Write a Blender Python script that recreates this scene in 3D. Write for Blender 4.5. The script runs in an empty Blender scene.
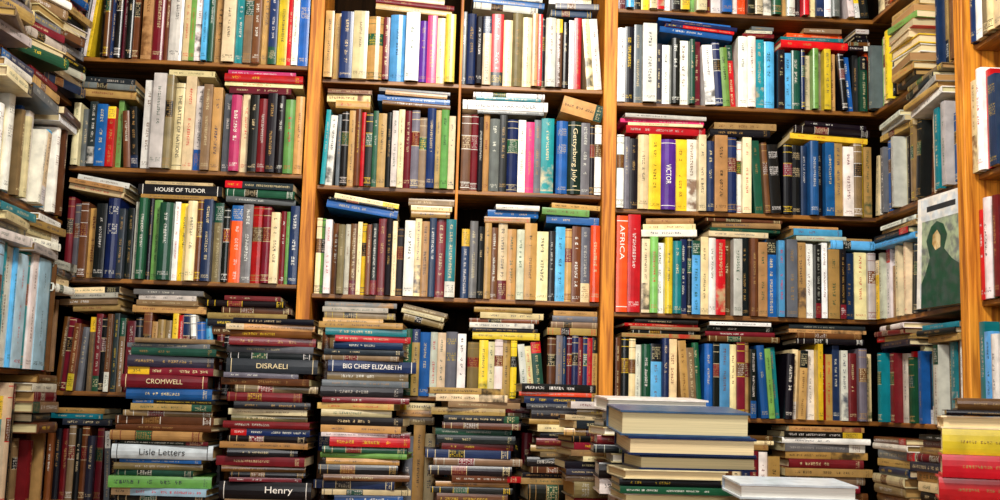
import bpy, bmesh, math, random, re, colorsys
import numpy as np
from mathutils import Matrix, Vector
from mathutils.bvhtree import BVHTree
random.seed(11)
T=Matrix.Translation
def RX(d): return Matrix.Rotation(math.radians(d),4,'X')
def RY(d): return Matrix.Rotation(math.radians(d),4,'Y')
def RZ(d): return Matrix.Rotation(math.radians(d),4,'Z')
scene=bpy.context.scene
COL=scene.collection
# ---------------- camera
FPX=1150.0
CAM=Vector((0,-3.0,1.2))
YAW,PITCH,ROLL=3.0,7.6,1.6
RC=RZ(-YAW)@RX(90+PITCH)@RZ(ROLL)
cd=bpy.data.cameras.new("camera"); cd.sensor_width=36; cd.lens=FPX*36/1000; cd.clip_start=.05
cam=bpy.data.objects.new("camera",cd); COL.objects.link(cam); cam.matrix_world=T(CAM)@RC; scene.camera=cam
R3=RC.to_3x3(); R3i=R3.inverted()
def ray(px,py): return R3@Vector(((px-500)/FPX,(250-py)/FPX,-1))
def PY(px,py,y):
    v=ray(px,py); return CAM+v*((y-CAM.y)/v.y)
def PXx(px,py,x):
    v=ray(px,py); return CAM+v*((x-CAM.x)/v.x)
def proj(p):
    v=R3i@(p-CAM); d=-v.z
    if d<.05: d=.05
    return (500+FPX*v.x/d, 250-FPX*v.y/d, d)
# ---------------- colours
def s2l(c): return c/12.92 if c<=.04045 else ((c+.055)/1.055)**2.4
HEX=dict(k='101012',d='292c33',n='172950',b='1c599f',s='55a6d8',t='158089',g='184a33',l='72a650',y='ecc62c',o='ec521c',
 r='c2141c',m='6c1720',p='c4356a',v='502684',w='f3ede1',c='e3cf9e',a='b58d50',B='653c1e',G='67696b',e='c0bbad',u='7e6848',i='a3c6d6',q='3c5878',j='c6d0d6',z='12261c')
NAME=dict(k='black',d='charcoal grey',n='navy blue',b='blue',s='sky blue',t='teal',g='dark green',l='light green',y='yellow',o='orange red',
 r='red',m='maroon',p='pink',v='purple',w='white',c='cream',a='tan',B='brown',G='grey',e='pale grey',u='dusty brown',i='pale blue',q='slate blue',j='silver grey',z='dark green')
def rgb(ch,j=.07):
    h=HEX[ch]; c=[int(h[i:i+2],16)/255 for i in (0,2,4)]
    f=1+random.uniform(-j,j)*1.8
    return tuple(s2l(min(1,max(0,x*f+random.uniform(-j,j)*.35))) for x in c)
DARK='kdnbtgrmvBGopuqz'
def inkfor(ch):
    if ch in DARK: return tuple(x*.8 for x in rgb(random.choice('wcccaayew'),.05))
    return rgb(random.choice('kkknmgrdB'),.03)
# ---------------- materials
def newmat(n):
    m=bpy.data.materials.new(n); m.use_nodes=True; nt=m.node_tree; b=nt.nodes['Principled BSDF']; return m,nt,b
class NB:
    def __init__(s,nt): s.nt=nt
    def n(s,t,**k):
        x=s.nt.nodes.new(t)
        for a,v in k.items(): setattr(x,a,v)
        return x
    def l(s,a,b): s.nt.links.new(a,b)
    def m(s,op,a,b=None):
        x=s.n('ShaderNodeMath',operation=op)
        for i,v in enumerate((a,b)):
            if v is None: continue
            if isinstance(v,(int,float)): x.inputs[i].default_value=v
            else: s.l(v,x.inputs[i])
        return x.outputs[0]
def cover_material():
    m,nt,b=newmat('book_cover'); q=NB(nt)
    tint=q.n('ShaderNodeAttribute',attribute_name='tint'); ink=q.n('ShaderNodeAttribute',attribute_name='ink')
    uv=q.n('ShaderNodeUVMap',uv_map='uv'); sp=q.n('ShaderNodeSeparateXYZ'); q.l(uv.outputs[0],sp.inputs[0])
    t,s=sp.outputs[0],sp.outputs[1]
    tl=q.m('FLOOR',q.m('MULTIPLY',t,4)); gap=q.m('LESS_THAN',q.m('FRACT',t),.76)
    rf=q.m('MULTIPLY',q.m('FRACT',s),7); row=q.m('FLOOR',q.m('MULTIPLY',s,7))
    rowm=q.m('MULTIPLY',q.m('GREATER_THAN',rf,1),q.m('LESS_THAN',rf,6))
    cb=q.n('ShaderNodeCombineXYZ'); q.l(tl,cb.inputs[0]); q.l(row,cb.inputs[1])
    wn=q.n('ShaderNodeTexWhiteNoise',noise_dimensions='3D'); q.l(cb.outputs[0],wn.inputs['Vector'])
    g=q.m('GREATER_THAN',wn.outputs['Value'],.42)
    cb2=q.n('ShaderNodeCombineXYZ'); q.l(q.m('FLOOR',t),cb2.inputs[0]); q.l(q.m('FLOOR',s),cb2.inputs[1])
    wn2=q.n('ShaderNodeTexWhiteNoise',noise_dimensions='3D'); q.l(cb2.outputs[0],wn2.inputs['Vector'])
    wd=q.m('LESS_THAN',wn2.outputs['Value'],.82)
    A=ink.outputs['Alpha']
    sm=q.m('MULTIPLY',q.m('GREATER_THAN',s,0),q.m('MAXIMUM',q.m('LESS_THAN',s,1),q.m('GREATER_THAN',A,1.5)))
    mask=q.m('MULTIPLY',q.m('MULTIPLY',g,gap),q.m('MULTIPLY',rowm,q.m('MULTIPLY',sm,wd)))
    mask=q.m('MULTIPLY',mask,q.m('GREATER_THAN',A,.9))
    geo=q.n('ShaderNodeNewGeometry')
    no=q.n('ShaderNodeTexNoise'); no.inputs['Scale'].default_value=40; no.inputs['Detail'].default_value=4; q.l(geo.outputs['Position'],no.inputs['Vector'])
    mm=q.n('ShaderNodeMapRange'); q.l(no.outputs['Fac'],mm.inputs[0]); mm.inputs[1].default_value=.42; mm.inputs[2].default_value=.6
    mot=q.m('MULTIPLY',q.m('MULTIPLY',q.m('GREATER_THAN',A,.3),q.m('LESS_THAN',A,.9)),mm.outputs[0])
    fac=q.m('MAXIMUM',mask,mot)
    mx=q.n('ShaderNodeMix',data_type='RGBA'); q.l(q.m('MULTIPLY',fac,.85),mx.inputs[0]); q.l(tint.outputs['Color'],mx.inputs[6]); q.l(ink.outputs['Color'],mx.inputs[7])
    n2=q.n('ShaderNodeTexNoise'); n2.inputs['Scale'].default_value=34; n2.inputs['Detail'].default_value=6; q.l(geo.outputs['Position'],n2.inputs['Vector'])
    mr=q.n('ShaderNodeMapRange'); q.l(n2.outputs['Fac'],mr.inputs[0]); mr.inputs[1].default_value=.3; mr.inputs[2].default_value=.7; mr.inputs[3].default_value=.72; mr.inputs[4].default_value=1.1
    ml=q.n('ShaderNodeVectorMath',operation='SCALE'); q.l(mx.outputs[2],ml.inputs[0]); q.l(mr.outputs[0],ml.inputs['Scale'])
    q.l(ml.outputs[0],b.inputs['Base Color']); b.inputs['Roughness'].default_value=.28; b.inputs['Specular IOR Level'].default_value=.32
    return m
def page_material():
    m,nt,b=newmat('book_pages'); q=NB(nt)
    tint=q.n('ShaderNodeAttribute',attribute_name='tint'); uv=q.n('ShaderNodeUVMap',uv_map='uv')
    mp=q.n('ShaderNodeMapping'); mp.inputs['Scale'].default_value=(1.0,.004,1); q.l(uv.outputs[0],mp.inputs[0])
    no=q.n('ShaderNodeTexNoise'); no.inputs['Scale'].default_value=.9; no.inputs['Detail'].default_value=4; q.l(mp.outputs[0],no.inputs['Vector'])
    mr=q.n('ShaderNodeMapRange'); q.l(no.outputs['Fac'],mr.inputs[0]); mr.inputs[1].default_value=.3; mr.inputs[2].default_value=.7; mr.inputs[3].default_value=.74; mr.inputs[4].default_value=1.08
    ml=q.n('ShaderNodeVectorMath',operation='SCALE'); q.l(tint.outputs['Color'],ml.inputs[0]); q.l(mr.outputs[0],ml.inputs['Scale'])
    q.l(ml.outputs[0],b.inputs['Base Color']); b.inputs['Roughness'].default_value=.85
    return m
def wood(name,c1,c2,axis,det=40,rough=.45,spec=.5):
    m,nt,b=newmat(name); q=NB(nt)
    geo=q.n('ShaderNodeNewGeometry'); mp=q.n('ShaderNodeMapping')
    sc=[det]*3; sc[axis]=3; mp.inputs['Scale'].default_value=sc; q.l(geo.outputs['Position'],mp.inputs[0])
    no=q.n('ShaderNodeTexNoise'); no.inputs['Scale'].default_value=1.6; no.inputs['Detail'].default_value=8; no.inputs['Distortion'].default_value=.6; q.l(mp.outputs[0],no.inputs['Vector'])
    cr=q.n('ShaderNodeValToRGB'); cr.color_ramp.elements[0].position=.36; cr.color_ramp.elements[1].position=.62
    f=lambda h: tuple(s2l(int(h[i:i+2],16)/255) for i in (0,2,4))+(1,)
    cr.color_ramp.elements[0].color=f(c1); cr.color_ramp.elements[1].color=f(c2)
    q.l(no.outputs['Fac'],cr.inputs[0]); q.l(cr.outputs[0],b.inputs['Base Color']); b.inputs['Roughness'].default_value=rough; b.inputs['Specular IOR Level'].default_value=spec
    return m
M_COV=cover_material(); M_PAG=page_material()
W_POST=wood('upright_wood','985414','e6952e',2,60,.5,.3); W_SHX=wood('shelf_wood','4c2a0c','965f1a',0); W_SHY=wood('side_shelf_wood','52300f','a36624',1)
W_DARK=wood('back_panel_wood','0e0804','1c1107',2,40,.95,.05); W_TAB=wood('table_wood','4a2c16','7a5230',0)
def plaster(n,c):
    m,nt,b=newmat(n); q=NB(nt); no=q.n('ShaderNodeTexNoise'); no.inputs['Scale'].default_value=8
    mr=q.n('ShaderNodeMapRange'); q.l(no.outputs['Fac'],mr.inputs[0]); mr.inputs[3].default_value=.85; mr.inputs[4].default_value=1.05
    v=q.n('ShaderNodeVectorMath',operation='SCALE'); v.inputs[0].default_value=c; q.l(mr.outputs[0],v.inputs['Scale']); q.l(v.outputs[0],b.inputs['Base Color']); b.inputs['Roughness'].default_value=.9
    return m
M_WALL=plaster('wall_plaster',(.42,.38,.32)); M_CEIL=plaster('ceiling_plaster',(.7,.68,.64)); M_FLOOR=wood('floor_wood','5a3a20','8a6238',1)
inkmats={}
def inkmat(hexc):
    if hexc not in inkmats:
        m,nt,b=newmat('lettering_ink'); b.inputs['Base Color'].default_value=tuple(s2l(int(hexc[i:i+2],16)/255) for i in (0,2,4))+(1,); b.inputs['Roughness'].default_value=.5
        inkmats[hexc]=m
    return inkmats[hexc]
# ---------------- book geometry
def styles(sp):
    """vertical segments of the spine, bottom to top: (f0,f1,colour,inkflag,mode)"""
    c=sp['rgb']; ik=sp['inkc']; w,h=sp['w'],sp['h']
    if sp.get('title'): return [(0,.05,c,0,''),(.05,.058,ik,0,''),(.058,.942,c,0,''),(.942,.95,ik,0,''),(.95,1,c,0,'')]
    st=sp['st']; R=random.Random(sp['seed'])
    a2='A' if w>.026 else 'L'
    v=R.uniform(-.05,.05)
    if st==0: return [(0,.06,c,0,''),(.06,.11,c,2 if w>.018 else 0,'A'),(.11,.42+v,c,0,''),(.42+v,.82+v,c,1,'L'),(.82+v,1,c,0,'')]
    if st==1: return [(0,.04,c,0,''),(.04,.08,c,2,'A'),(.08,.24+v,c,0,''),(.24+v,.58+v,c,1,'L'),(.58+v,.7,c,0,''),(.7,.9+v,c,1,'L'),(.9+v,1,c,0,'')]
    if st==2:
        p=sp['rgb2']
        return [(0,.03,c,0,''),(.03,.038,ik,0,''),(.038,.1,c,2,'A'),(.1,.108,ik,0,''),(.108,.54,c,0,''),(.54,.547,ik,0,''),(.547,.72,p,2,'A'),(.72,.727,ik,0,''),(.727,.88,c,0,''),(.88,.888,ik,0,''),(.888,.97,c,0,''),(.97,.978,ik,0,''),(.978,1,c,0,'')]
    if st==3:
        p=sp['rgb2']; f=R.choice((.2,.25,.75,.8))
        if f<.5: return [(0,.06,p,0,''),(.06,f-.04,p,2,'A'),(f-.04,f,p,0,''),(f,f+.03,c,0,''),(f+.03,.94,c,1,'L'),(.94,1,c,0,'')]
        return [(0,.05,c,0,''),(.05,f-.04,c,1,'L'),(f-.04,f,c,0,''),(f,f+.03,p,0,''),(f+.03,.96,p,2 if w>.02 else 1,'A' if w>.02 else 'L'),(.96,1,p,0,'')]
    if st==4:
        f=R.choice((.3,.4,.45))
        return [(0,.04,c,0,''),(.04,f,c,.5,''),(f,f+.05,c,0,''),(f+.05,.95,c,1,'L'),(.95,1,c,0,'')]
    if st==5:
        return [(0,.05,c,0,''),(.05,.1,c,2,'A'),(.1,.55,c,0,''),(.55,.68,c,2,a2),(.68,.8,c,0,''),(.8,.9,c,2,a2),(.9,1,c,0,'')]
    if st==6: return [(0,.2,c,0,''),(.2,.86,c,1,'L'),(.86,1,c,0,'')]
def geo(sp):
    w,h,d=sp['w'],sp['h'],sp['d']; hard=sp['hard']
    b=(.0028 if not sp.get('big') else .0036) if hard else .0008; b=min(b,w*.13); ins=.004 if hard else .0003
    c=sp['rgb']; ik=sp['inkc']
    V=[];Fc=[];tint=[];ink=[];uvs=[]
    def quad(ids,col,inkv=(0,0,0,0),uv=None):
        Fc.append(ids); tint.append((*col,1)); ink.append(inkv); uvs.append(uv or [(0,0)]*len(ids))
    def box(x0,x1,y0,y1,z0,z1,col,inkv=(0,0,0,0),pg=False):
        n=len(V); V.extend([(x0,y0,z0),(x1,y0,z0),(x1,y1,z0),(x0,y1,z0),(x0,y0,z1),(x1,y0,z1),(x1,y1,z1),(x0,y1,z1)])
        for f in ((0,1,5,4),(1,2,6,5),(2,3,7,6),(3,0,4,7),(4,5,6,7),(3,2,1,0)):
            uv=[((V[n+i][0])*1000,(V[n+i][1]+V[n+i][2])*1000) for i in f] if pg else None
            quad([n+i for i in f],col,inkv,uv)
    bc=sp.get('board',c)
    box(0,b,0,d,0,h,bc); box(w-b,w,0,d,0,h,bc)
    for side,poly,colr,lay,*mo in sp.get('panels',()):
        n=len(V); x=-.0002*lay if side=='x0' else w+.0002*lay
        V.extend([(x,p[0]*d,p[1]*h) for p in poly]); ids=list(range(n,n+len(poly)))
        quad(ids if side=='x1' else ids[::-1],colr,(*mo[0],.5) if mo else (0,0,0,0))
    cs=[0,.1,.24,.5,.76,.9,1]
    bulge=min(.16*w,.006) if sp['st'] in (0,2,5) and hard else min(.05*w,.0015)
    segs=styles(sp); zs=[s[0]*h for s in segs]+[h]
    n=len(V)
    for z in zs:
        for q in cs: V.append((q*w,-bulge*(1-(2*q-1)**2),z))
    K=len(cs); lh=min(.46*w,.0115)*sp['ls']
    seed=sp['seed']%500*20
    for i,s in enumerate(segs):
        for j in range(K-1):
            ids=[n+i*K+j,n+i*K+j+1,n+(i+1)*K+j+1,n+(i+1)*K+j]
            fl=s[3]; iv=(0,0,0,0); uv=None
            if fl==.5: iv=(*ik,.5)
            elif fl and 1<=j<=K-3:
                inkc=ik
                if s[2]==ik: inkc=c
                if s[2]==sp['rgb2']: inkc=sp['inkc2']
                if s[4]=='L':
                    iv=(*inkc,1.0); uv=[((h-V[q][2])/(lh*.68)+seed,(V[q][0]-w/2)/lh+.5) for q in ids]
                elif s[4]=='A':
                    ll=max(.0055,w*.17); iv=(*inkc,2.0); uv=[(V[q][0]/(ll*.6)+seed,(s[1]*h-V[q][2])/ll+.02) for q in ids]
            quad(ids,s[2],iv,uv)
    e=.0012
    for zi,rev in ((0,True),(len(zs)-1,False)):
        m=len(V); V.extend([(w,e,zs[zi]),(0,e,zs[zi])])
        ids=[n+zi*K+j for j in range(K)]+[m,m+1]
        quad(ids[::-1] if rev else ids,c)
    cover=(list(V),list(Fc),list(tint),list(ink),list(uvs))
    V.clear();Fc.clear();tint.clear();ink.clear();uvs.clear()
    box(b,w-b,.0014,d-ins,ins,h-ins,sp['page'],pg=True)
    pages=(list(V),list(Fc),list(tint),list(ink),list(uvs))
    return cover,pages
def mkmesh(name,parts):
    V=[];Fc=[];tint=[];ink=[];uvs=[];mi=[]
    for (v,f,t,i,u),mat,M in parts:
        n=len(V)
        V.extend([tuple(M@Vector(p)) for p in v] if M is not None else v)
        Fc.extend([[n+k for k in ff] for ff in f]); tint+=t; ink+=i; mi+=[mat]*len(f)
        for q in u: uvs.extend(q)
    me=bpy.data.meshes.new(name); me.from_pydata(V,[],Fc)
    a=me.attributes.new('tint','FLOAT_COLOR','FACE'); a.data.foreach_set('color',np.array(tint,dtype=np.float32).ravel())
    a=me.attributes.new('ink','FLOAT_COLOR','FACE'); a.data.foreach_set('color',np.array(ink,dtype=np.float32).ravel())
    uvl=me.uv_layers.new(name='uv'); uvl.data.foreach_set('uv',np.array(uvs,dtype=np.float32).ravel())
    me.polygons.foreach_set('material_index',np.array(mi,dtype=np.int32))
    return me
# ---------------- specs
SPECS=[]
RS=random.Random(21)
def spec(M,w,h,d,ch,pose,ctx,group,hard=None,st=None,**k):
    if ch in 'Gue' and not k.get('face') and RS.random()<.2: ch=RS.choice('rbgnymtwB')
    if hard is None: hard=random.random()<.72
    if st is None:
        st=random.choice((0,0,1,1,1,1,2,3,4,5)) if ch not in 'mBkgnu' else random.choice((0,0,1,2,2,5,3))
    ch2=random.choice([x for x in 'kwrnycmgb' if x!=ch])
    if st==2: ch2=random.choice('kmgB')
    sp=dict(M=M,w=w,h=h,d=d,ch=ch,pose=pose,ctx=ctx,group=group,hard=hard,st=st,rgb=rgb(ch),inkc=inkfor(ch),rgb2=rgb(ch2),inkc2=inkfor(ch2),
      seed=random.randint(0,99999),ls=random.uniform(.75,1.1),page=rgb(random.choice('ccacca'),.06))
    sp['page']=tuple(x*.9 for x in sp['page'])
    sp.update(k); SPECS.append(sp); return sp
def parse(s):
    out=[]
    for t in s.split():
        m=re.match(r'([A-Za-z])([\d.]+)([<>p]?)(?::([\d.]+))?$',t)
        out.append((m.group(1),float(m.group(2)),m.group(3),float(m.group(4)) if m.group(4) else None))
    return out
GAP=.0005
RL=random.Random(5)
def row(F,u0,u1,z,H,toks,ctx,group,hv=.14,dep=(.14,.18),off=(-.018,.018),ang=None,auto=True):
    tk=parse(toks); hs=[]; hv=hv+.02
    if auto and len(tk)>=8 and not any(t[2] for t in tk) and RL.random()<.65:
        n=RL.choice((2,3,3,4)); side=RL.random()<.6
        idx=range(len(tk)-n,len(tk)) if side else range(n)
        for i in idx: tk[i]=(tk[i][0],tk[i][1],'<' if side else '>',tk[i][3])
        ang=RL.uniform(2.5,6)
    for (c,w,f,r) in tk: hs.append(H*(r if r else 1-random.random()**1.3*hv)*(.975 if f in('<','>') and f else 1))
    A=ang if ang else random.uniform(4,8)
    ext=0;i=0
    while i<len(tk):
        f=tk[i][2]
        if f in ('<','>') :
            j=i
            while j<len(tk) and tk[j][2]==f: j+=1
            ext+=(hs[j-1] if f=='>' else hs[i])*math.sin(math.radians(A)); i=j
        else: i+=1
    wj=[t[1]*random.uniform(.75,1.25) for t in tk]
    sc=(u1-u0-ext-GAP*len(tk)*1.2-.001)/sum(wj)
    u=u0+.0005; pl=[]; i=0
    ca,sa=math.cos(math.radians(A)),math.sin(math.radians(A))
    while i<len(tk):
        c,wp,f,_=tk[i]; wp=wj[i]
        dy=lambda: random.uniform(*off)
        if f not in ('<','>'):
            w=wp*sc; h=hs[i]
            spec(F@T((u,dy(),z)),w,h,random.uniform(*dep),c,'standing upright',ctx,group); pl.append((u,u+w,z+h)); u+=w+GAP; i+=1; continue
        j=i
        while j<len(tk) and tk[j][2]==f: j+=1
        if f=='>':
            piv=u
            for k in range(i,j):
                w=wj[k]*sc; piv+= w*ca if k==i else w/ca+GAP
                spec(F@T((piv,dy(),z))@RY(A)@T((-w,0,0)),w,hs[k],random.uniform(*dep),tk[k][0],'leaning',ctx,group)
                pl.append((piv-w,piv+hs[k]*sa,z+hs[k]*ca+w*sa))
            u=piv+hs[j-1]*sa+GAP
        else:
            piv=u+hs[i]*sa
            for k in range(i,j):
                w=wj[k]*sc
                spec(F@T((piv,dy(),z))@RY(-A),w,hs[k],random.uniform(*dep),tk[k][0],'leaning',ctx,group)
                pl.append((piv-hs[k]*sa,piv+w,z+hs[k]*ca+w*sa)); last=piv+w*ca; piv+=w/ca+GAP
            u=last+GAP
        i=j
    return pl
def top_under(pl,u0,u1,z): 
    t=[p[2] for p in pl if p[1]>u0 and p[0]<u1]
    return max(t) if t else z
def stack(F,u0,u1,z,toks,ts,ctx,group,dep=.16,off=-.008,zlim=None,tilt=0,vary=.24,yaw=3.0,parts=False,pose='lying flat',yc=0):
    tk=parse(toks); L=u1-u0
    tot=sum(t[1] for t in tk)*ts+GAP*len(tk)
    lift=L*math.sin(math.radians(abs(tilt)))
    if zlim and z+tot+lift>zlim-.002:
        f=(zlim-.002-z-lift)/tot
        if f<.45:
            tk=tk[:max(1,int(len(tk)*f*1.6))]; tot=sum(t[1] for t in tk)*ts+GAP*len(tk); f=(zlim-.002-z-lift)/tot
        if f<.2: return z
        ts*=min(f,1)
    if tilt>0: B=F@T((u0,off,z+lift))@RY(tilt)
    elif tilt<0: B=F@T((u0,off,z))@RY(tilt)
    else: B=F@T((u0,off,z))
    zz=0
    for (c,t,f,r) in tk:
        th=t*ts; l=L*(r if r else 1-random.random()*vary); s=random.uniform(0,L-l) if not r else (L-l)*random.random()
        d=dep*random.uniform(.85,1.0); dy=random.uniform(0,.018)
        M=B@T((s+l/2,dy+d/2,zz))@RZ(yc+random.uniform(-yaw,yaw)+(180 if f=='p' else 0))@T((l/2,-d/2,0))@RY(-90)
        spec(M,th,l,d,c,pose,ctx,group,pagesout=(f=='p') or parts,flat=True)
        zz+=th+GAP
    return z+zz
# ---------------- frames
YF=0.0
FB=T((0,YF,0))
zfrom=lambda px,py: PY(px,py,YF).z
XL=PY(66,200,0).x; XR=PY(874,200,0).x
FL=T((XL,0,0))@RZ(90); FR=T((XR,0,0))@RZ(-90)
xP1=PY(312,140,0).x; xP2=PY(608,200,0).x; xD=PY(458,150,0).x
HP=.018; TH=.012
zs={}
for i,(b1,b2,b3) in enumerate(((61,84,107),(170,190,213),(281,298,316),(394,397,418))):
    zs[1,i]=zfrom(190,b1); zs[2,i]=zfrom(460,b2); zs[3,i]=zfrom(745,b3)
zs[3,-1]=zfrom(745,14); LEDGE=.93
bx={1:(XL+.004,xP1-HP-.002),2:(xP1+HP+.001,xP2-HP-.001),3:(xP2+HP+.001,XR-.004)}
ORD=['first','second','third','fourth','fifth','sixth']
def ub(px,py): return PY(px,py,YF).x
def clampb(bay,u0,u1):
    a,b=bx[bay]; return max(a,u0),min(b,u1)
def brow(bay,i,x0,x1,ytop,toks,**k):
    z=LEDGE if i==4 else zs[bay,i]
    zb=proj(Vector((ub((x0+x1)/2,300),0,z)))
    my=(zb[1]+ytop)/2
    u0,u1=clampb(bay,ub(x0,my),ub(x1,my))
    H=PY((x0+x1)/2,ytop,0).z-z
    ceil=(zs[bay,i-1]-TH-.003) if (bay,i-1) in zs else 9
    H=min(H,ceil-z)
    pl=row(FB,u0,u1,z,H,toks,'on a packed wooden shelf','books on the %s wooden shelf'%ORD[i+1],**k)
    return (bay,i,pl,z,ceil)
RF=random.Random(3)
def bst(rw,x0,x1,toks,tilt=0,ts=None,on=None,**k):
    bay,i,pl,z,ceil=rw
    pz=proj(Vector((ub((x0+x1)/2,300),0,ceil if ceil<5 else z+.25)))[1]+10
    u0,u1=clampb(bay,ub(x0,pz),ub(x1,pz))
    zb=top_under(pl,u0,u1,z)+GAP
    g='books laid across the %s shelf'%ORD[i+1]; tl=ts or 1/385.
    zt=stack(FB,u0,u1,zb,toks,tl,'on top of upright books',g,zlim=ceil,tilt=tilt,**k)
    if ceil<5 and tilt==0 and ceil-zt>.02:
        n=min(3,int((ceil-zt-.004)/.014)); L=(u1-u0)*RF.uniform(.6,.85); a=u0+((u1-u0)-L)*RF.random()
        if n>0 and RF.random()<.8: stack(FB,a,a+L,zt,' '.join('%s%.1f'%(RF.choice('uaGckBemw'),RF.uniform(3.6,5.2)) for _ in range(n)),tl,'on top of upright books',g,zlim=ceil,vary=.15)
    return zt
def shst(bay,i,x0,x1,toks,**k):
    z=LEDGE if i==4 else zs[bay,i]
    pz=proj(Vector((ub((x0+x1)/2,300),0,z)))[1]-30
    u0,u1=clampb(bay,ub(x0,pz),ub(x1,pz))
    ceil=(zs[bay,i-1]-TH-.003) if (bay,i-1) in zs else 9
    return stack(FB,u0,u1,z+GAP,toks,1/385.,'stacked on a wooden shelf','books stacked on the %s shelf'%ORD[i+1],zlim=ceil,**k)
# ===== bay 1
r=brow(1,0,70,141,-30,"d8 w5 y6 k8 B7 n9 k8 m6 k9 B8")
r=brow(1,0,143,314,-35,"a9 m9 B5 w12 c8 l6 w7 s6 g5 a8 c12 G7 u9 B8 a8 n7 y8 r6 w5 b8")
r=brow(1,1,74,141,97,"c8 G8 d7 b9 r8 l4 B7< k7<",hv=.16)
bst(r,84,138,"a8 G6 d6",tilt=2)
r=brow(1,1,143,222,75,"w10 e11 u8 w12 c9 e8 u10:.9 a9:.88",hv=.08,auto=False)
bst(r,167,220,"c6")
r=brow(1,1,222,304,94,"G7 p10 c9 k9 m8 k8 k7 l8 a9",hv=.07,auto=False)
bst(r,222,303,"m7 c4 r8 p5")
r=brow(1,2,66,132,198,"u9 G7 B8 a8 k9 n10 d8 k6",hv=.12)
bst(r,60,130,"c7 a6 w7",tilt=9)
r=brow(1,2,134,222,199,"e5 g8 k5 l8 g13 w6 y10 c8 B6 e10 u9",hv=.06,auto=False)
bst(r,138,222,"a4 k10:1 c3",yaw=.6)
r=brow(1,2,223,302,203,"k7 o12 G14 r13 m8 c10 m5 l4 n10",hv=.1,auto=False)
bst(r,224,298,"G6 g8 d7",tilt=1.5)
r=brow(1,3,46,124,312,"B8 m7 B7 G9 u7 m8 k8 B7 d8 u7",hv=.16)
bst(r,60,122,"a6 u6 e5 c6",tilt=-3)
r=brow(1,3,125,216,312,"m8 k7 B9 a8 a9 u9 y8 r5 n7 w6 b8 s7")
bst(r,130,206,"a7 u5 e5 G5")
r=brow(1,3,216,302,335,"m8 k7 B9 a8 u9 c8 m5 n7 G8 k8",hv=.03,auto=False)
bst(r,206,300,"B8 k7 a6 B6 k6")
r=brow(1,4,26,118,425,"B9 k8 m9 u8 k9 B10 d9 m8 G7 k9",hv=.12)
bst(r,38,112,"d6 t5 a5")
brow(1,4,118,302,425,"B9 k8 m9 u8 k9 B10 d9 m8 G7 a9 k9 B9 c8 n8 m9 k8 a9")
# ===== bay 2
r=brow(2,0,325,456,13,"a9 a7 n14 c12 a11 m6 s12 w10 v8 p8 c7 y7",hv=.1,auto=False)
bst(r,372,455,"a6 m5 c6",tilt=3)
r=brow(2,0,461,604,14,"k8 n12 k9 c12 e12 c11 u12 c9 a8 r5 k5 w12 B6 k8 w7 r8 c8 w9",hv=.1)
bst(r,466,545,"w7 b6 e7",tilt=3); bst(r,548,602,"e7 G6 w5")
r=brow(2,1,322,456,108,"t5 w9 G7 k8 a7 B7 r5 k8 g8 a9 k6 e9 c8 m7 G8 u8 n9 a8 l8 c7",hv=.09)
bst(r,327,372,"a8 c8 B4"); bst(r,374,452,"B7 b9 a6 G5",tilt=2)
r=brow(2,1,461,555,114,"B9 m10 k7 a9 G10 k9 n10 u9 p9 G9 t12",hv=.07,auto=False)
bst(r,463,548,"G4 w11:1 t4 w6",yaw=.5)
r=brow(2,1,556,604,122,"b11:1 g18:1 G9 k5 w6",hv=.02)
bst(r,560,604,"a22",tilt=14,vary=.02)
r=brow(2,2,315,404,217,"c6 l6 w8 G7 u7 e6 B9 c7 y5 B8 k10 m9 k8 c6 d10",hv=.1)
bst(r,326,403,"b11 k3 c7",tilt=8)
r=brow(2,2,404,456,218,"w9 c8 a10 n9 m11 t10",hv=.04)
bst(r,408,455,"a7 c5 u7")
r=brow(2,2,461,604,224,"n8 G9 k8 a7 B8 c10 a7 e7 a14 c9 d8 s10 a8 B7 G8 o8",hv=.08,auto=False)
bst(r,486,540,"a6 G7 u5"); bst(r,541,600,"u8 l7 a5",tilt=2)
r=brow(2,3,316,402,325,"c6 B6 u8 G7 a7 e6 k9 c7 n8 B8 k10",hv=.1)
bst(r,322,396,"a7 u6 e5 G5")
r=brow(2,3,402,466,330,"u9 a8 b9 e8 c8 G9 w7",hv=.05)
bst(r,400,450,"u8 c5 u6",tilt=12)
r=brow(2,3,467,546,339,"u9 y8 c8 w7 a8 y8 e7 c8 u8",hv=.07)
bst(r,470,545,"y7 k4 w5 B4 c6 a5")
r=brow(2,3,547,602,335,"B8 G7 n6 m6 n6 m6 n6 r6 a6",hv=.03,auto=False)
bst(r,546,598,"a7 u6 G6 a5")
r=brow(2,4,316,602,426,"B9 k8 m9 u8 k9 B10 d9 m8 G7 a9 c9 B9 s8 a8 m9 k8 a9 B9 k8 m9 u8 k9 B10 d9 m8 G7",auto=False)
bst(r,398,440,"u8 a6 c7"); bst(r,505,560,"k8 u6 m6")
# ===== bay 3
r=brow(3,-1,616,872,-65,"w8 s7 k7 y7 c8 r7 w9 k7 G8 l7 c8 m7 w8 b8 w7 o7 k8 c7 w8 g7 a8 w9 k7 r6 c8 n8 w8 G7 w8 y6 k8")
r=brow(3,0,616,656,24,"w9 k7 G7 w14",hv=.05)
r=brow(3,0,656,738,40,"d9 w8 k10 w8 g6 m9 w12 n8 l8 r7",hv=.06)
bst(r,658,737,"b8 r4 n5 b4",tilt=5)
r=brow(3,0,738,776,37,"w10 w8 t9 s9",hv=.06)
bst(r,742,775,"m4 e3")
r=brow(3,0,777,874,50,"k7 s9 g9 n5 c9 l8 e8 y9 a8 k6< G7< k6 g7 o5",hv=.08)
bst(r,778,846,"r8 t4 o5"); bst(r,848,872,"k5 B4")
r=brow(3,1,616,706,134,"w9 G8 k8 c9 u10 v12 e12 w10 c8",hv=.07,auto=False)
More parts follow.
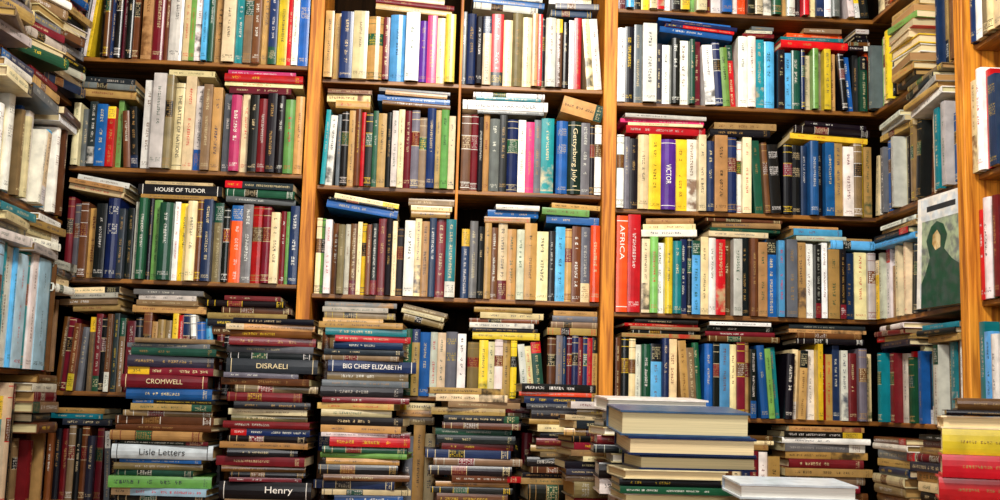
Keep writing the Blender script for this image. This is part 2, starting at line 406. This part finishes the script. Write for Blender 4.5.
bst(r,620,706,"r8 c3 p4 e4")
r=brow(3,1,706,781,137,"G9 a11 n9 w8 c10 g8 B6 k9",hv=.08)
bst(r,708,778,"k8 a7")
r=brow(3,1,782,886,143,"k13 k16 n6 b11 k9 G10 a9 w10 u9 y4 a12",hv=.05,auto=False)
bst(r,792,872,"y6 k8 k5",tilt=3)
r=brow(3,2,616,640,208,"o10 r9",hv=.02)
r=brow(3,2,641,700,237,"c8 l9 w8 y8 t9 n8 k6 s10",hv=.06,auto=False)
bst(r,640,702,"w7 c6 a6",tilt=-2)
r=brow(3,2,700,784,237,"c9 w9 r8 B9 e8 k9 B7 a8 b10 s8",hv=.06)
bst(r,703,782,"c7 e5 a7 B4")
r=brow(3,2,785,826,240,"G12 a9 w10 k7 w6",hv=.05)
bst(r,786,850,"e5 s7 a3")
r=brow(3,2,827,890,250,"a12 k9 n9 c12 e9",hv=.05)
bst(r,827,888,"s9 a3")
r=brow(3,3,616,704,338,"B6 k8 c9 w6 g8 s10 n8 c9 a8 u7 g8",hv=.08)
bst(r,620,700,"a6 k5 u5 r4 k6")
r=brow(3,3,704,782,342,"b8 k9 s9 c8 m8 a6 k8 b10 l8 t9",hv=.08)
bst(r,703,781,"B6 m5 k6 w4")
r=brow(3,3,783,874,344,"k9 c7 a9 w8 y6 r8 a9 n8 w7 m8 G9 c8",hv=.12)
bst(r,784,868,"k6 B6 a4 d5")
r=brow(3,4,616,780,448,"B9 a8 m9 u8 k9 c10 d9 m8 G7 a9 k9 B9 c8 n8 m9 w8 a9")
bst(r,690,775,"a5 c4 B5")
shst(3,4,783,872,"k8 c8 B8 e8 u8 a8 m9 a7 G8 w6 k6 a5",vary=.16)
# ===== left side bookcase
zl=[PXx(30,66,XL).z,PXx(30,204,XL).z,PXx(30,370,XL).z]
gl='books on the side bookcase'; cs_='on a side bookcase shelf'; up_='in an untidy shelf pile'
top='on top of upright books'
stack(FL,-.66,-.46,zl[0]+GAP,"e8 u7 a10 G8 d9 e8 c7 a7 c7 G7 B8 w6 a8 u7",1/400,up_,gl,dep=.2,off=-.06,yaw=13)
stack(FL,-.45,-.25,zl[0]+GAP,"G10 c8p e8 u7 G8 c8p u10 w7 a8 d8 a7p e6 B8 k6",1/400,up_,gl,dep=.2,off=-.055,yaw=11,vary=.3,yc=-14)
stack(FL,-.24,-.02,zl[0]+GAP,"n9 u7 e8 k7 a7p G8 B8 c6 e7p k7 a7 m7 u8 a6",1/400,up_,gl,dep=.19,off=-.03,yaw=9,vary=.3,yc=-9)
pl=row(FL,-.64,-.02,zl[1],.222,"w9 e7 w6 n7 G8 c7 w9 n7 u7 c8 e6 w8 w7> c7> s6> e8 w8 d8 B7 a8 u7",cs_,gl,hv=.2,off=(-.03,.01),ang=6)
stack(FL,-.6,-.42,top_under(pl,-.6,-.42,zl[1])+GAP,"c9 w7 n7",1/400,top,gl,dep=.19,off=-.06,yaw=8)
stack(FL,-.4,-.22,top_under(pl,-.4,-.22,zl[1])+GAP,"G9 a8 m6",1/400,top,gl,dep=.19,off=-.05,yaw=8,tilt=5)
stack(FL,-.2,-.03,top_under(pl,-.2,-.03,zl[1])+GAP,"w7 B7",1/400,top,gl,dep=.18,off=-.04,yaw=5)
pl=row(FL,-.15,-.02,zl[2],.2,"m7 k7 B8 r6 k8 u6",cs_,gl,hv=.14,off=(-.02,.005),auto=False)
stack(FL,-.17,-.02,top_under(pl,-.2,-.02,zl[2])+GAP,"w8 c8 d7 e8",1/400,top,gl,dep=.18,off=-.05,yaw=6)
pl=row(FL,-.64,-.155,zl[2],.265,"t6 j12 i18 t5 w14 s6 i20 t10 w9 i20 t9 B4",cs_,gl,hv=.02,off=(-.045,-.03),dep=(.19,.2),auto=False)
stack(FL,-.6,-.4,top_under(pl,-.6,-.4,0)+GAP,"w8 G7 c7 e7",1/400,top,gl,dep=.2,off=-.07,yaw=8)
stack(FL,-.38,-.18,top_under(pl,-.4,-.16,0)+GAP,"e8 w7 c7 a7 w6",1/400,top,gl,dep=.2,off=-.065,yaw=9,yc=-6)
pl=row(FL,-.64,-.27,LEDGE,.29,"o6 t7 w6 b8 i8 r5 n8 w7 a8 g8 o5 t7 c7 m5 a5 k6",cs_,gl,hv=.1,off=(-.03,.01),auto=False)
pl=row(FL,-.26,-.02,LEDGE,.17,"B10 k9 u10 m9 k9 B10 a8 d8 n8",cs_,gl,hv=.15)
stack(FL,-.25,-.08,top_under(pl,-.26,-.02,LEDGE)+GAP,"B10 k9 u10 m9 e8 B8",1/400,top,gl,dep=.19,off=-.05,yaw=8)
# ===== right side bookcase
zr={i:zs[3,i] for i in (-1,0,1,2,3)}
gr='books on the side bookcase'; UP=.555
def rr(i): return LEDGE if i==4 else zr[i]
ss='stacked on a side shelf'
row(FR,.02,UP-.01,rr(-1),.2,"k8 c7 B8 w8 o7 g8 c7 y7 k8 w7 r6 a8 n8 c7 w8 k6 u7 c6",cs_,gr)
pl=row(FR,.02,.2,rr(0),.185,"G8 k7 l5 c7 B8 y7 g7 k6 a6",cs_,gr,auto=False)
stack(FR,.205,.37,rr(0)+GAP,"k6 a7 c8p w8p y9p c8p e7p l6 c7p a6",1/385,ss,gr,dep=.17,off=-.04,yaw=6)
pl=row(FR,.375,UP-.005,rr(0),.22,"u6< y6< r6< n7 a8 c7 B5 w7 k6 o5",cs_,gr,hv=.2,ang=5,auto=False)
row(FR,.02,.28,rr(1),.19,"c7 w8 G8 b8 a8 k7 e8 c8 w7 k6 d7 u6",cs_,gr,hv=.15)
pl=row(FR,.28,UP-.005,rr(1),.2,"w5> k6> B6> c8 w6 t6 k7 e7 G7 b6 u6",cs_,gr,hv=.2,ang=5)
stack(FR,.3,.5,top_under(pl,.3,.52,0)+GAP,"w6 a5 e6 k5 u5",1/385,top,gr,dep=.17,off=-.04,yaw=6,tilt=-4)
stack(FR,.06,.26,rr(1)+.192,"a6 e5 w5",1/385,top,gr,dep=.16,off=-.02,yaw=5)
pl=row(FR,.02,.32,rr(2),.18,"G8 e8 w8 a8 G9 c8 k6 u5 c6 k7> e7> d8> w6",cs_,gr,hv=.14,ang=4)
stack(FR,.05,.3,top_under(pl,.04,.3,0)+GAP,"s6 k6 a5 w4",1/385,top,gr,dep=.16,off=-.03,yaw=5)
gg=rgb('G',.01); dg=rgb('g',.01); eg=tuple(a*.6+b*.4 for a,b in zip(rgb('e',.01),rgb('l',.01))); dk=tuple(a*.5+b*.3 for a,b in zip(dg,gg))
spec(T((XR-.013,-UP+.006,rr(2)))@RZ(7)@RY(2),.014,.262,.2,'e','standing face out','on a side shelf',gr,hard=False,face=True,st=0,board=rgb('w',.01),
  panels=[('x0',[(.0,.04),(.93,.04),(.93,.98),(.0,.98)],rgb('w',.01),1,rgb('j',.01)),
          ('x0',[(.0,.0),(.9,.0),(.9,.78),(.0,.78)],eg,2,gg),
          ('x0',[(.0,.0),(.9,.0),(.9,.22),(.82,.3),(.72,.44),(.8,.6),(.7,.72),(.58,.76),(.44,.72),(.36,.62),(.42,.5),(.26,.4),(.0,.3)],dg,3,dk),
          ('x0',[(.5,.52),(.6,.5),(.67,.56),(.66,.64),(.57,.68),(.5,.62)],rgb('a',.01),4,rgb('c',.01)),
          ('x0',[(.2,.86),(.8,.86),(.8,.91),(.2,.91)],rgb('d',.01),2)])
pl=row(FR,.02,UP-.005,rr(3),.19,"n8 t7 b6 s8 m6 w7 r5 g7 c7 b6 k8 t6 a7 e7 k7 t7 B6 w5 n6 r4",cs_,gr,hv=.16,auto=False)
stack(FR,.06,.28,top_under(pl,.06,.28,0)+GAP,"d6 a5 e5 w5",1/385,top,gr,dep=.16,off=-.03,yaw=5)
stack(FR,.32,.53,top_under(pl,.32,.53,0)+GAP,"a6 k5 t5",1/385,top,gr,dep=.16,off=-.03,yaw=5)
stack(FR,.02,.28,LEDGE+GAP,"k9 G9 a9 u9 c9 n8 a7 G8 w6 B6",1/385,ss,gr,dep=.17,off=-.03,yaw=6)
stack(FR,.29,.54,LEDGE+GAP,"B9 e9 u9 k9 c8 a9 d8 m7 a6 e6 k5",1/385,ss,gr,dep=.17,off=-.03,yaw=7)
for i,tk in ((-1,"w8 r7 s8 k9 y8 w8 b8 k8 a7 c6 k5"),(0,"n6 w8 u6 c7 c8 w7 k8 r5 a6 n6 w6"),(1,"c6 w6 r5 n6 c8 w8 k8 g8 a6 u6"),(2,"r5 w6 g6 m5 b7 w8 n8 y5 k6 c6"),(3,"t6 s6 w7 k6 c8 t6 b8 w7 u5 k6")):
    row(FR,UP+.048,.9,rr(i),.225,tk,cs_,gr,off=(-.014,.0),auto=False)
# ===== free stacks
def free(x0,x1,ytop,yp,toks,zb=LEDGE,dep=.16,parts=False,vary=.26,yaw=6,ctx='in a tall book pile',group='tall piles of books',pitch=0,npitch=0,big=False,boards=None,page=None,sts=None,jit=.01,yc=0,ls=None):
    tk=parse(toks); a=PY(x0,(ytop+470)/2,yp); b=PY(x1,(ytop+470)/2,yp); zt=PY((x0+x1)/2,ytop,yp).z
    ts=(3+yp)/FPX; F=T((0,yp,0)); L=b.x-a.x
    ths=[t[1]*ts for t in tk]; rest=zt-zb-sum(ths)-GAP*(len(tk)+1)
    if rest>.008:
        n=max(1,round(rest/.032)); 
        for _ in range(n): tk.append((random.choice('kmBcu'),0,'',None)); ths.append(rest/n-GAP)
    else:
        f=(zt-zb-GAP*(len(tk)+1))/sum(ths); ths=[t*f for t in ths]
    z=zb+GAP; N=len(tk); B=None
    for n,((c,_,f,r),th) in enumerate(reversed(list(zip(tk,ths)))):
        l=L*(r if r else 1-random.random()*vary); s=random.uniform(0,max(0,L-l))+random.uniform(-jit,jit); d=dep*random.uniform(.88,1.05)
        idx=N-1-n
        if pitch and idx==npitch-1: B=T((0,0,z))@RX(pitch); zb0=z
        base=F if B is None else F@B@T((0,0,-zb0))
        M=base@T((a.x+s+l/2,random.uniform(0,.016)+d/2,z))@RZ(yc+random.uniform(-yaw,yaw)+(180 if f=='p' else 0))@T((l/2,-d/2,0))@RY(-90)
        k={}
        if boards and idx<len(boards) and boards[idx]!='-': k['board']=rgb(boards[idx],.02); k['rgb']=k['board']
        if page: k['page']=tuple(min(.93,x*1.05) for x in rgb(page,.03))
        if sts and idx<len(sts): k['st']=sts[idx]
        if ls: k['ls']=ls
        spec(M,th,l,d,c,'lying flat',ctx,group,flat=True,pagesout=(f=='p') or parts,big=big,hard=True if big else None,**k)
        z+=th+GAP
free(115,216,338,-.21,"u5:.8 G5:.85 g8:.85 d12:.85 m8:.85 m14:.85 b12:.85 k4 a7 u6 B8 B7 a10 k4 w15:1 u4 u7 g6 l12:1 i8:.95 k6 c8")
free(222,314,318,-.21,"k6 a6 B7 m8 G7 k6 d14:1 G5 B7 u7 m9 k7 c6 u6 m7 n7 k6 a6 k8 m9 B6 k5 m4 k17:1 u6 k6")
free(320,409,322,-.21,"a6 G7 u6 n7 d6 u5 n11:1 u8 G6 k10 m6 a6 c7 k8 a7 w4 r9:.9 g6 l5 a6 k9 B6 n8 c5 b9")
free(428,521,388,-.21,"a6:.8 c7 u6 a7:.8 k7 B6 g6 k8 m6 n8 u7 k9 B6 a5 k6")
free(523,598,384,-.2,"k8:1 o4 n7 d6 k9 a5 c7 k6 m7 a6 u5 k9 B6 k5 a6")
free(566,650,402,-.45,"e7 u6 c5 d8 a7 k6 m7 u6 c5 k7 d6 u6",vary=.28,yaw=9)
free(600,706,399,-.66,"w13p:.97 e8 k7 c8p m9 k8 c9p",parts=True,dep=.15,big=True,pitch=2.5,npitch=1,yaw=4,boards='w',page='w')
free(622,757,412,-.88,"n25p:.97 n18p:.95 B14p:.88 c9p k7 g7 w8p",parts=True,dep=.16,yaw=7,big=True,pitch=4,npitch=2,boards='qnn',page='c')
free(740,858,485,-1.1,"j15p:1 w10p",parts=True,dep=.13,yaw=2,big=True,pitch=2.5,npitch=1,boards='j',page='w')
free(958,1086,399,-1.1,"B12:.84 k6:.8 c13p:.88 y26:.96 r23:.98 r24:1",parts=True,dep=.12,vary=.02,yaw=.8,ctx='in a bright book pile',group='pile of bright books',big=True,page='c',sts=[0,0,0,6,6,6],jit=0,yc=-21,ls=.6)
# ---------------- furniture
FURN=[]
def boxmesh(name,x0,x1,y0,y1,z0,z1,mat,bev=.002):
    bm=bmesh.new(); bmesh.ops.create_cube(bm,size=1)
    for v in bm.verts: v.co=Vector((x0+(v.co.x+.5)*(x1-x0),y0+(v.co.y+.5)*(y1-y0),z0+(v.co.z+.5)*(z1-z0)))
    FURN.append((x0,x1,y0,y1,z0,z1))
    if bev: bmesh.ops.bevel(bm,geom=bm.edges[:],offset=bev,segments=2,affect='EDGES',profile=.5)
    me=bpy.data.meshes.new(name); bm.to_mesh(me); bm.free(); me.materials.append(mat)
    o=bpy.data.objects.new(name,me); COL.objects.link(o); return o
def thing(name,loc,label,cat):
    e=bpy.data.objects.new(name,None); e.location=loc; e['label']=label; e['category']=cat; COL.objects.link(e); return e
def child(o,e):
    o.parent=e; o.matrix_parent_inverse=Matrix.Translation(-Vector(e.location))
TOPZ=2.55; BK=.24
bc=thing('bookcase',(0,0,0),'tall wooden wall bookcase packed with books','bookcase')
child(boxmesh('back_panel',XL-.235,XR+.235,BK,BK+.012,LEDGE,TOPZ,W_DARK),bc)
for x in (xP1,xP2): child(boxmesh('upright',x-HP,x+HP,-.014,BK-.001,LEDGE+.001,TOPZ,W_POST),bc)
child(boxmesh('divider',xD-.0035,xD+.0035,-.004,BK-.001,zs[2,2]+.001,TOPZ,W_POST,.001),bc)
for bay in (1,2,3):
    a=XL if bay==1 else bx[bay][0]-.0005; b=XR+.25 if bay==3 else bx[bay][1]+.0005
    for (bb_,i),z in list(zs.items()):
        if bb_==bay: child(boxmesh('shelf',a,b,.0,BK-.001,z-TH,z,W_SHX),bc)
child(boxmesh('base_ledge',XL,XR,-.57,BK-.001,LEDGE-.03,LEDGE,W_SHX),bc)
child(boxmesh('base_cabinet',XL,XR,-.54,BK-.001,.0,LEDGE-.031,W_SHX),bc)
lc=thing('bookcase',(XL-.13,-.5,0),'side wooden bookcase crammed with stacked books','bookcase')
child(boxmesh('back_panel',XL-.25,XL-.24,-1.0,.235,.0,TOPZ,W_DARK),lc)
for z in zl+[LEDGE,.5]: child(boxmesh('shelf',XL-.239,XL-.004,-1.0,-.001,z-TH,z,W_SHY),lc)
child(boxmesh('upright',XL-.239,XL-.001,-1.035,-1.001,0,TOPZ,W_POST),lc)
rc=thing('bookcase',(XR+.13,-.5,0),'orange wooden side bookcase with thick front post','bookcase')
child(boxmesh('back_panel',XR+.24,XR+.25,-1.0,.0,.0,TOPZ,W_DARK),rc)
for z in list(zr.values())+[LEDGE,.5]:
    child(boxmesh('shelf',XR+.001,XR+.239,-UP,-.005,z-TH,z,W_SHY),rc)
    child(boxmesh('shelf',XR+.001,XR+.239,-1.0,-UP-.042,z-TH,z,W_SHY),rc)
child(boxmesh('upright',XR-.028,XR+.239,-UP-.04,-UP-.001,0,TOPZ,W_POST,.003),rc)
tb=thing('table',(.45,-.95,0),'dark wooden table carrying piles of books','table')
child(boxmesh('table_top',-.3,XR-.06,-1.45,-.58,LEDGE-.03,LEDGE,W_TAB),tb)
for x in (-.26,XR-.13):
    for y in (-1.41,-.66): child(boxmesh('leg',x,x+.05,y,y+.05,0,LEDGE-.031,W_TAB),tb)
# ---------------- visibility by ray casting
BV=[];BF=[];own=[]
for i,s in enumerate(SPECS):
    n=len(BV); M=s['M']; w,h,d=s['w'],s['h'],s['d']
    BV+= [M@Vector(p) for p in ((0,0,0),(w,0,0),(w,d,0),(0,d,0),(0,0,h),(w,0,h),(w,d,h),(0,d,h))]
    for f in ((0,1,5,4),(1,2,6,5),(2,3,7,6),(3,0,4,7),(4,5,6,7),(3,2,1,0)): BF.append([n+k for k in f]); own.append(i)
for (x0,x1,y0,y1,z0,z1) in FURN:
    n=len(BV); BV+=[Vector(p) for p in ((x0,y0,z0),(x1,y0,z0),(x1,y1,z0),(x0,y1,z0),(x0,y0,z1),(x1,y0,z1),(x1,y1,z1),(x0,y1,z1))]
    for f in ((0,1,5,4),(1,2,6,5),(2,3,7,6),(3,0,4,7),(4,5,6,7),(3,2,1,0)): BF.append([n+k for k in f]); own.append(-1)
tree=BVHTree.FromPolygons(BV,BF)
def who(px,py):
    h=tree.ray_cast(CAM,ray(px,py).normalized())
    return own[h[2]] if h[2] is not None else -1
vis=[0]*len(SPECS)
for py in range(0,500,2):
    for px in range(0,1000,2):
        i=who(px+.5,py+.5)
        if i>=0: vis[i]+=4
def mark(px,py,text=None,ch=None,ink=None,**k):
    i=who(px,py)
    if i<0: print('MISS',px,py); return
    s=SPECS[i]
    if ch: s['ch']=ch; s['rgb']=rgb(ch,.02)
    if text: s['title']=text; s['inkc']=rgb(ink,.02)
    s['tink']=HEX[ink] if ink else None
    s.update(k); vis[i]+=3000
def pick(px,py,dy=14):
    """pixel inside the thickest lying book near px,py"""
    best=None
    for q in range(py-dy,py+dy+1):
        i=who(px,q)
        if i>=0 and SPECS[i].get('flat') and not SPECS[i].get('title') and (best is None or SPECS[i]['w']>SPECS[best[0]]['w']+1e-4): best=(i,q)
    return px,(best[1]+1 if best else py)
def pickc(px,py,ch,dx=22):
    """pixel on the upright book of colour ch nearest to px,py"""
    for o in range(dx):
        for q in (px+o,px-o):
            i=who(q,py)
            if i>=0 and SPECS[i]['ch']==ch and not SPECS[i].get('flat'): return q,py
    return px,py
mark(*pickc(625,260,'o'),'AFRICA','o','w',tl=.36,th=.42,to=.22); mark(*pickc(577,160,'g'),'Gettysburg July 1','z','c',tl=.8)
mark(*pick(175,183,8),'HOUSE OF TUDOR','k','w',th=.4,tl=.6)
mark(*pickc(180,115,'w'),'THE BATTLE OF NATIONS','c','k',th=.34); mark(*pick(165,450),'Lisle Letters','j','k',tl=.45); mark(*pick(268,366),'DISRAELI','d','c',tl=.34,th=.36); mark(*pick(170,382),'CROMWELL','m','c',tl=.42,th=.36)
mark(*pick(365,364,8),'BIG CHIEF ELIZABETH','n','w',tl=.66); mark(*pick(505,100,8),'THE CIVIL WAR READER','w','n'); mark(*pickc(655,170,'v'),'VICTOR','v','w',tl=.28,th=.34); mark(*pick(268,484,10),'Henry','k','w',tl=.3,th=.5,to=-.15)
print('N books',len(SPECS),'visible',sum(v>0 for v in vis),'300th',sorted(vis)[-300])
# ---------------- build books
order=sorted(range(len(SPECS)),key=lambda i:-vis[i]); IND=set(order[:300])
def text_mesh(body,L,Hh,mat):
    cu=bpy.data.curves.new('t','FONT'); cu.body=body; cu.size=1; cu.extrude=0
    ob=bpy.data.objects.new('t',cu); COL.objects.link(ob)
    bpy.context.view_layer.update()
    me=bpy.data.meshes.new_from_object(ob.evaluated_get(bpy.context.evaluated_depsgraph_get()))
    bpy.data.objects.remove(ob); 
    co=np.array([v.co[:] for v in me.vertices]); mn=co.min(0); mx=co.max(0)
    sy=Hh/(mx[1]-mn[1]); sx=min(L/(mx[0]-mn[0]),sy*1.6); sy=min(sy,sx*1.5)
    for v in me.vertices:
        v.co=((v.co.x-(mn[0]+mx[0])/2)*sx,(v.co.y-(mn[1]+mx[1])/2)*sy,0)
    me.materials.clear(); me.materials.append(mat); return me
stuff=[]
for i,s in enumerate(SPECS):
    cov,pag=geo(s)
    if i not in IND:
        stuff.append((cov,0,s['M'])); stuff.append((pag,1,s['M'])); continue
    lab='%s %s book %s %s'%(NAME[s['ch']],'hardcover' if s['hard'] else 'paperback',s['pose'],s['ctx'])
    if s.get('pagesout') and s['ctx'].startswith('in'): lab='%s hardcover book showing its pages %s'%(NAME[s['ch']],s['ctx'])
    if s.get('title'): lab='%s book with printed title %s'%(NAME[s['ch']],s['ctx'])
    if s.get('panels'): lab='paperback with dark green portrait cover on a side shelf'
    if s.get('title') or s.get('pagesout') or s.get('face'):
        tp=bpy.data.objects.new('book',None); tp.empty_display_size=.05; COL.objects.link(tp); tp.matrix_world=s['M']
        me=mkmesh('cover',[(cov,0,None)]); me.materials.append(M_COV); o=bpy.data.objects.new('cover',me); COL.objects.link(o); o.parent=tp
        me=mkmesh('page_block',[(pag,0,None)]); me.materials.append(M_PAG); o=bpy.data.objects.new('page_block',me); COL.objects.link(o); o.parent=tp
        if s.get('title'):
            ih=s.get('tink') or 'ffffff'
            me=text_mesh(s['title'],s['h']*s.get('tl',.72),s['w']*s.get('th',.42),inkmat(ih)); me.name='title_lettering'
            o=bpy.data.objects.new('title_lettering',me); COL.objects.link(o); o.parent=tp
            B=Matrix(((0,1,0,0),(0,0,-1,0),(-1,0,0,0),(0,0,0,1)))
            bul=min(.16*s['w'],.006) if s['st'] in (0,2,5) and s['hard'] else min(.05*s['w'],.0015)
            o.matrix_local=T((s['w']/2,-bul-.0005,s['h']*(.5+s.get('to',0))))@B
    else:
        me=mkmesh('book',[(cov,0,None),(pag,1,None)]); me.materials.append(M_COV); me.materials.append(M_PAG)
        tp=bpy.data.objects.new('book',me); COL.objects.link(tp); tp.matrix_world=s['M']
    tp['label']=lab; tp['category']='book'; tp['group']=s['group']
me=mkmesh('books',stuff); me.materials.append(M_COV); me.materials.append(M_PAG)
o=bpy.data.objects.new('books',me); COL.objects.link(o); o['kind']='stuff'; o['label']='remaining assorted old books filling the packed wooden shelves'; o['category']='books'
# ---------------- room
def struct(n,*a):
    o=boxmesh(n,*a,bev=0); o['kind']='structure'; return o
WL=XL-.26; WR=XR+.26
struct('floor',WL-.1,WR+.1,-4.2,.4,-.1,0,M_FLOOR)
struct('ceiling',WL-.1,WR+.1,-4.2,.4,2.9,3.0,M_CEIL)
struct('wall_back',WL-.1,WR+.1,.26,.4,0,2.9,M_WALL)
struct('wall_left',WL-.1,WL,-4.2,.26,0,2.9,M_WALL)
struct('wall_right',WR,WR+.1,-4.2,.26,0,2.9,M_WALL)
# ---------------- light
def area(n,loc,rot,size,e,c):
    l=bpy.data.lights.new(n,'AREA'); l.size=size; l.energy=e; l.color=c
    o=bpy.data.objects.new(n,l); o.location=loc; o.rotation_euler=[math.radians(r) for r in rot]; COL.objects.link(o)
area('ceiling_lamp',(0.15,-1.6,2.75),(42,0,0),.35,52,(1,.96,.89))
area('front_area_light',(-.2,-3.7,1.9),(84,0,0),.7,32,(1,.98,.97))  # unseen frontal area light behind the camera; the room has no window there
w=bpy.data.worlds.new('world'); scene.world=w; w.use_nodes=True
w.node_tree.nodes['Background'].inputs[0].default_value=(.95,.96,1,1); w.node_tree.nodes['Background'].inputs[1].default_value=.08
scene.view_settings.view_transform='Standard'
scene.view_settings.look='None'
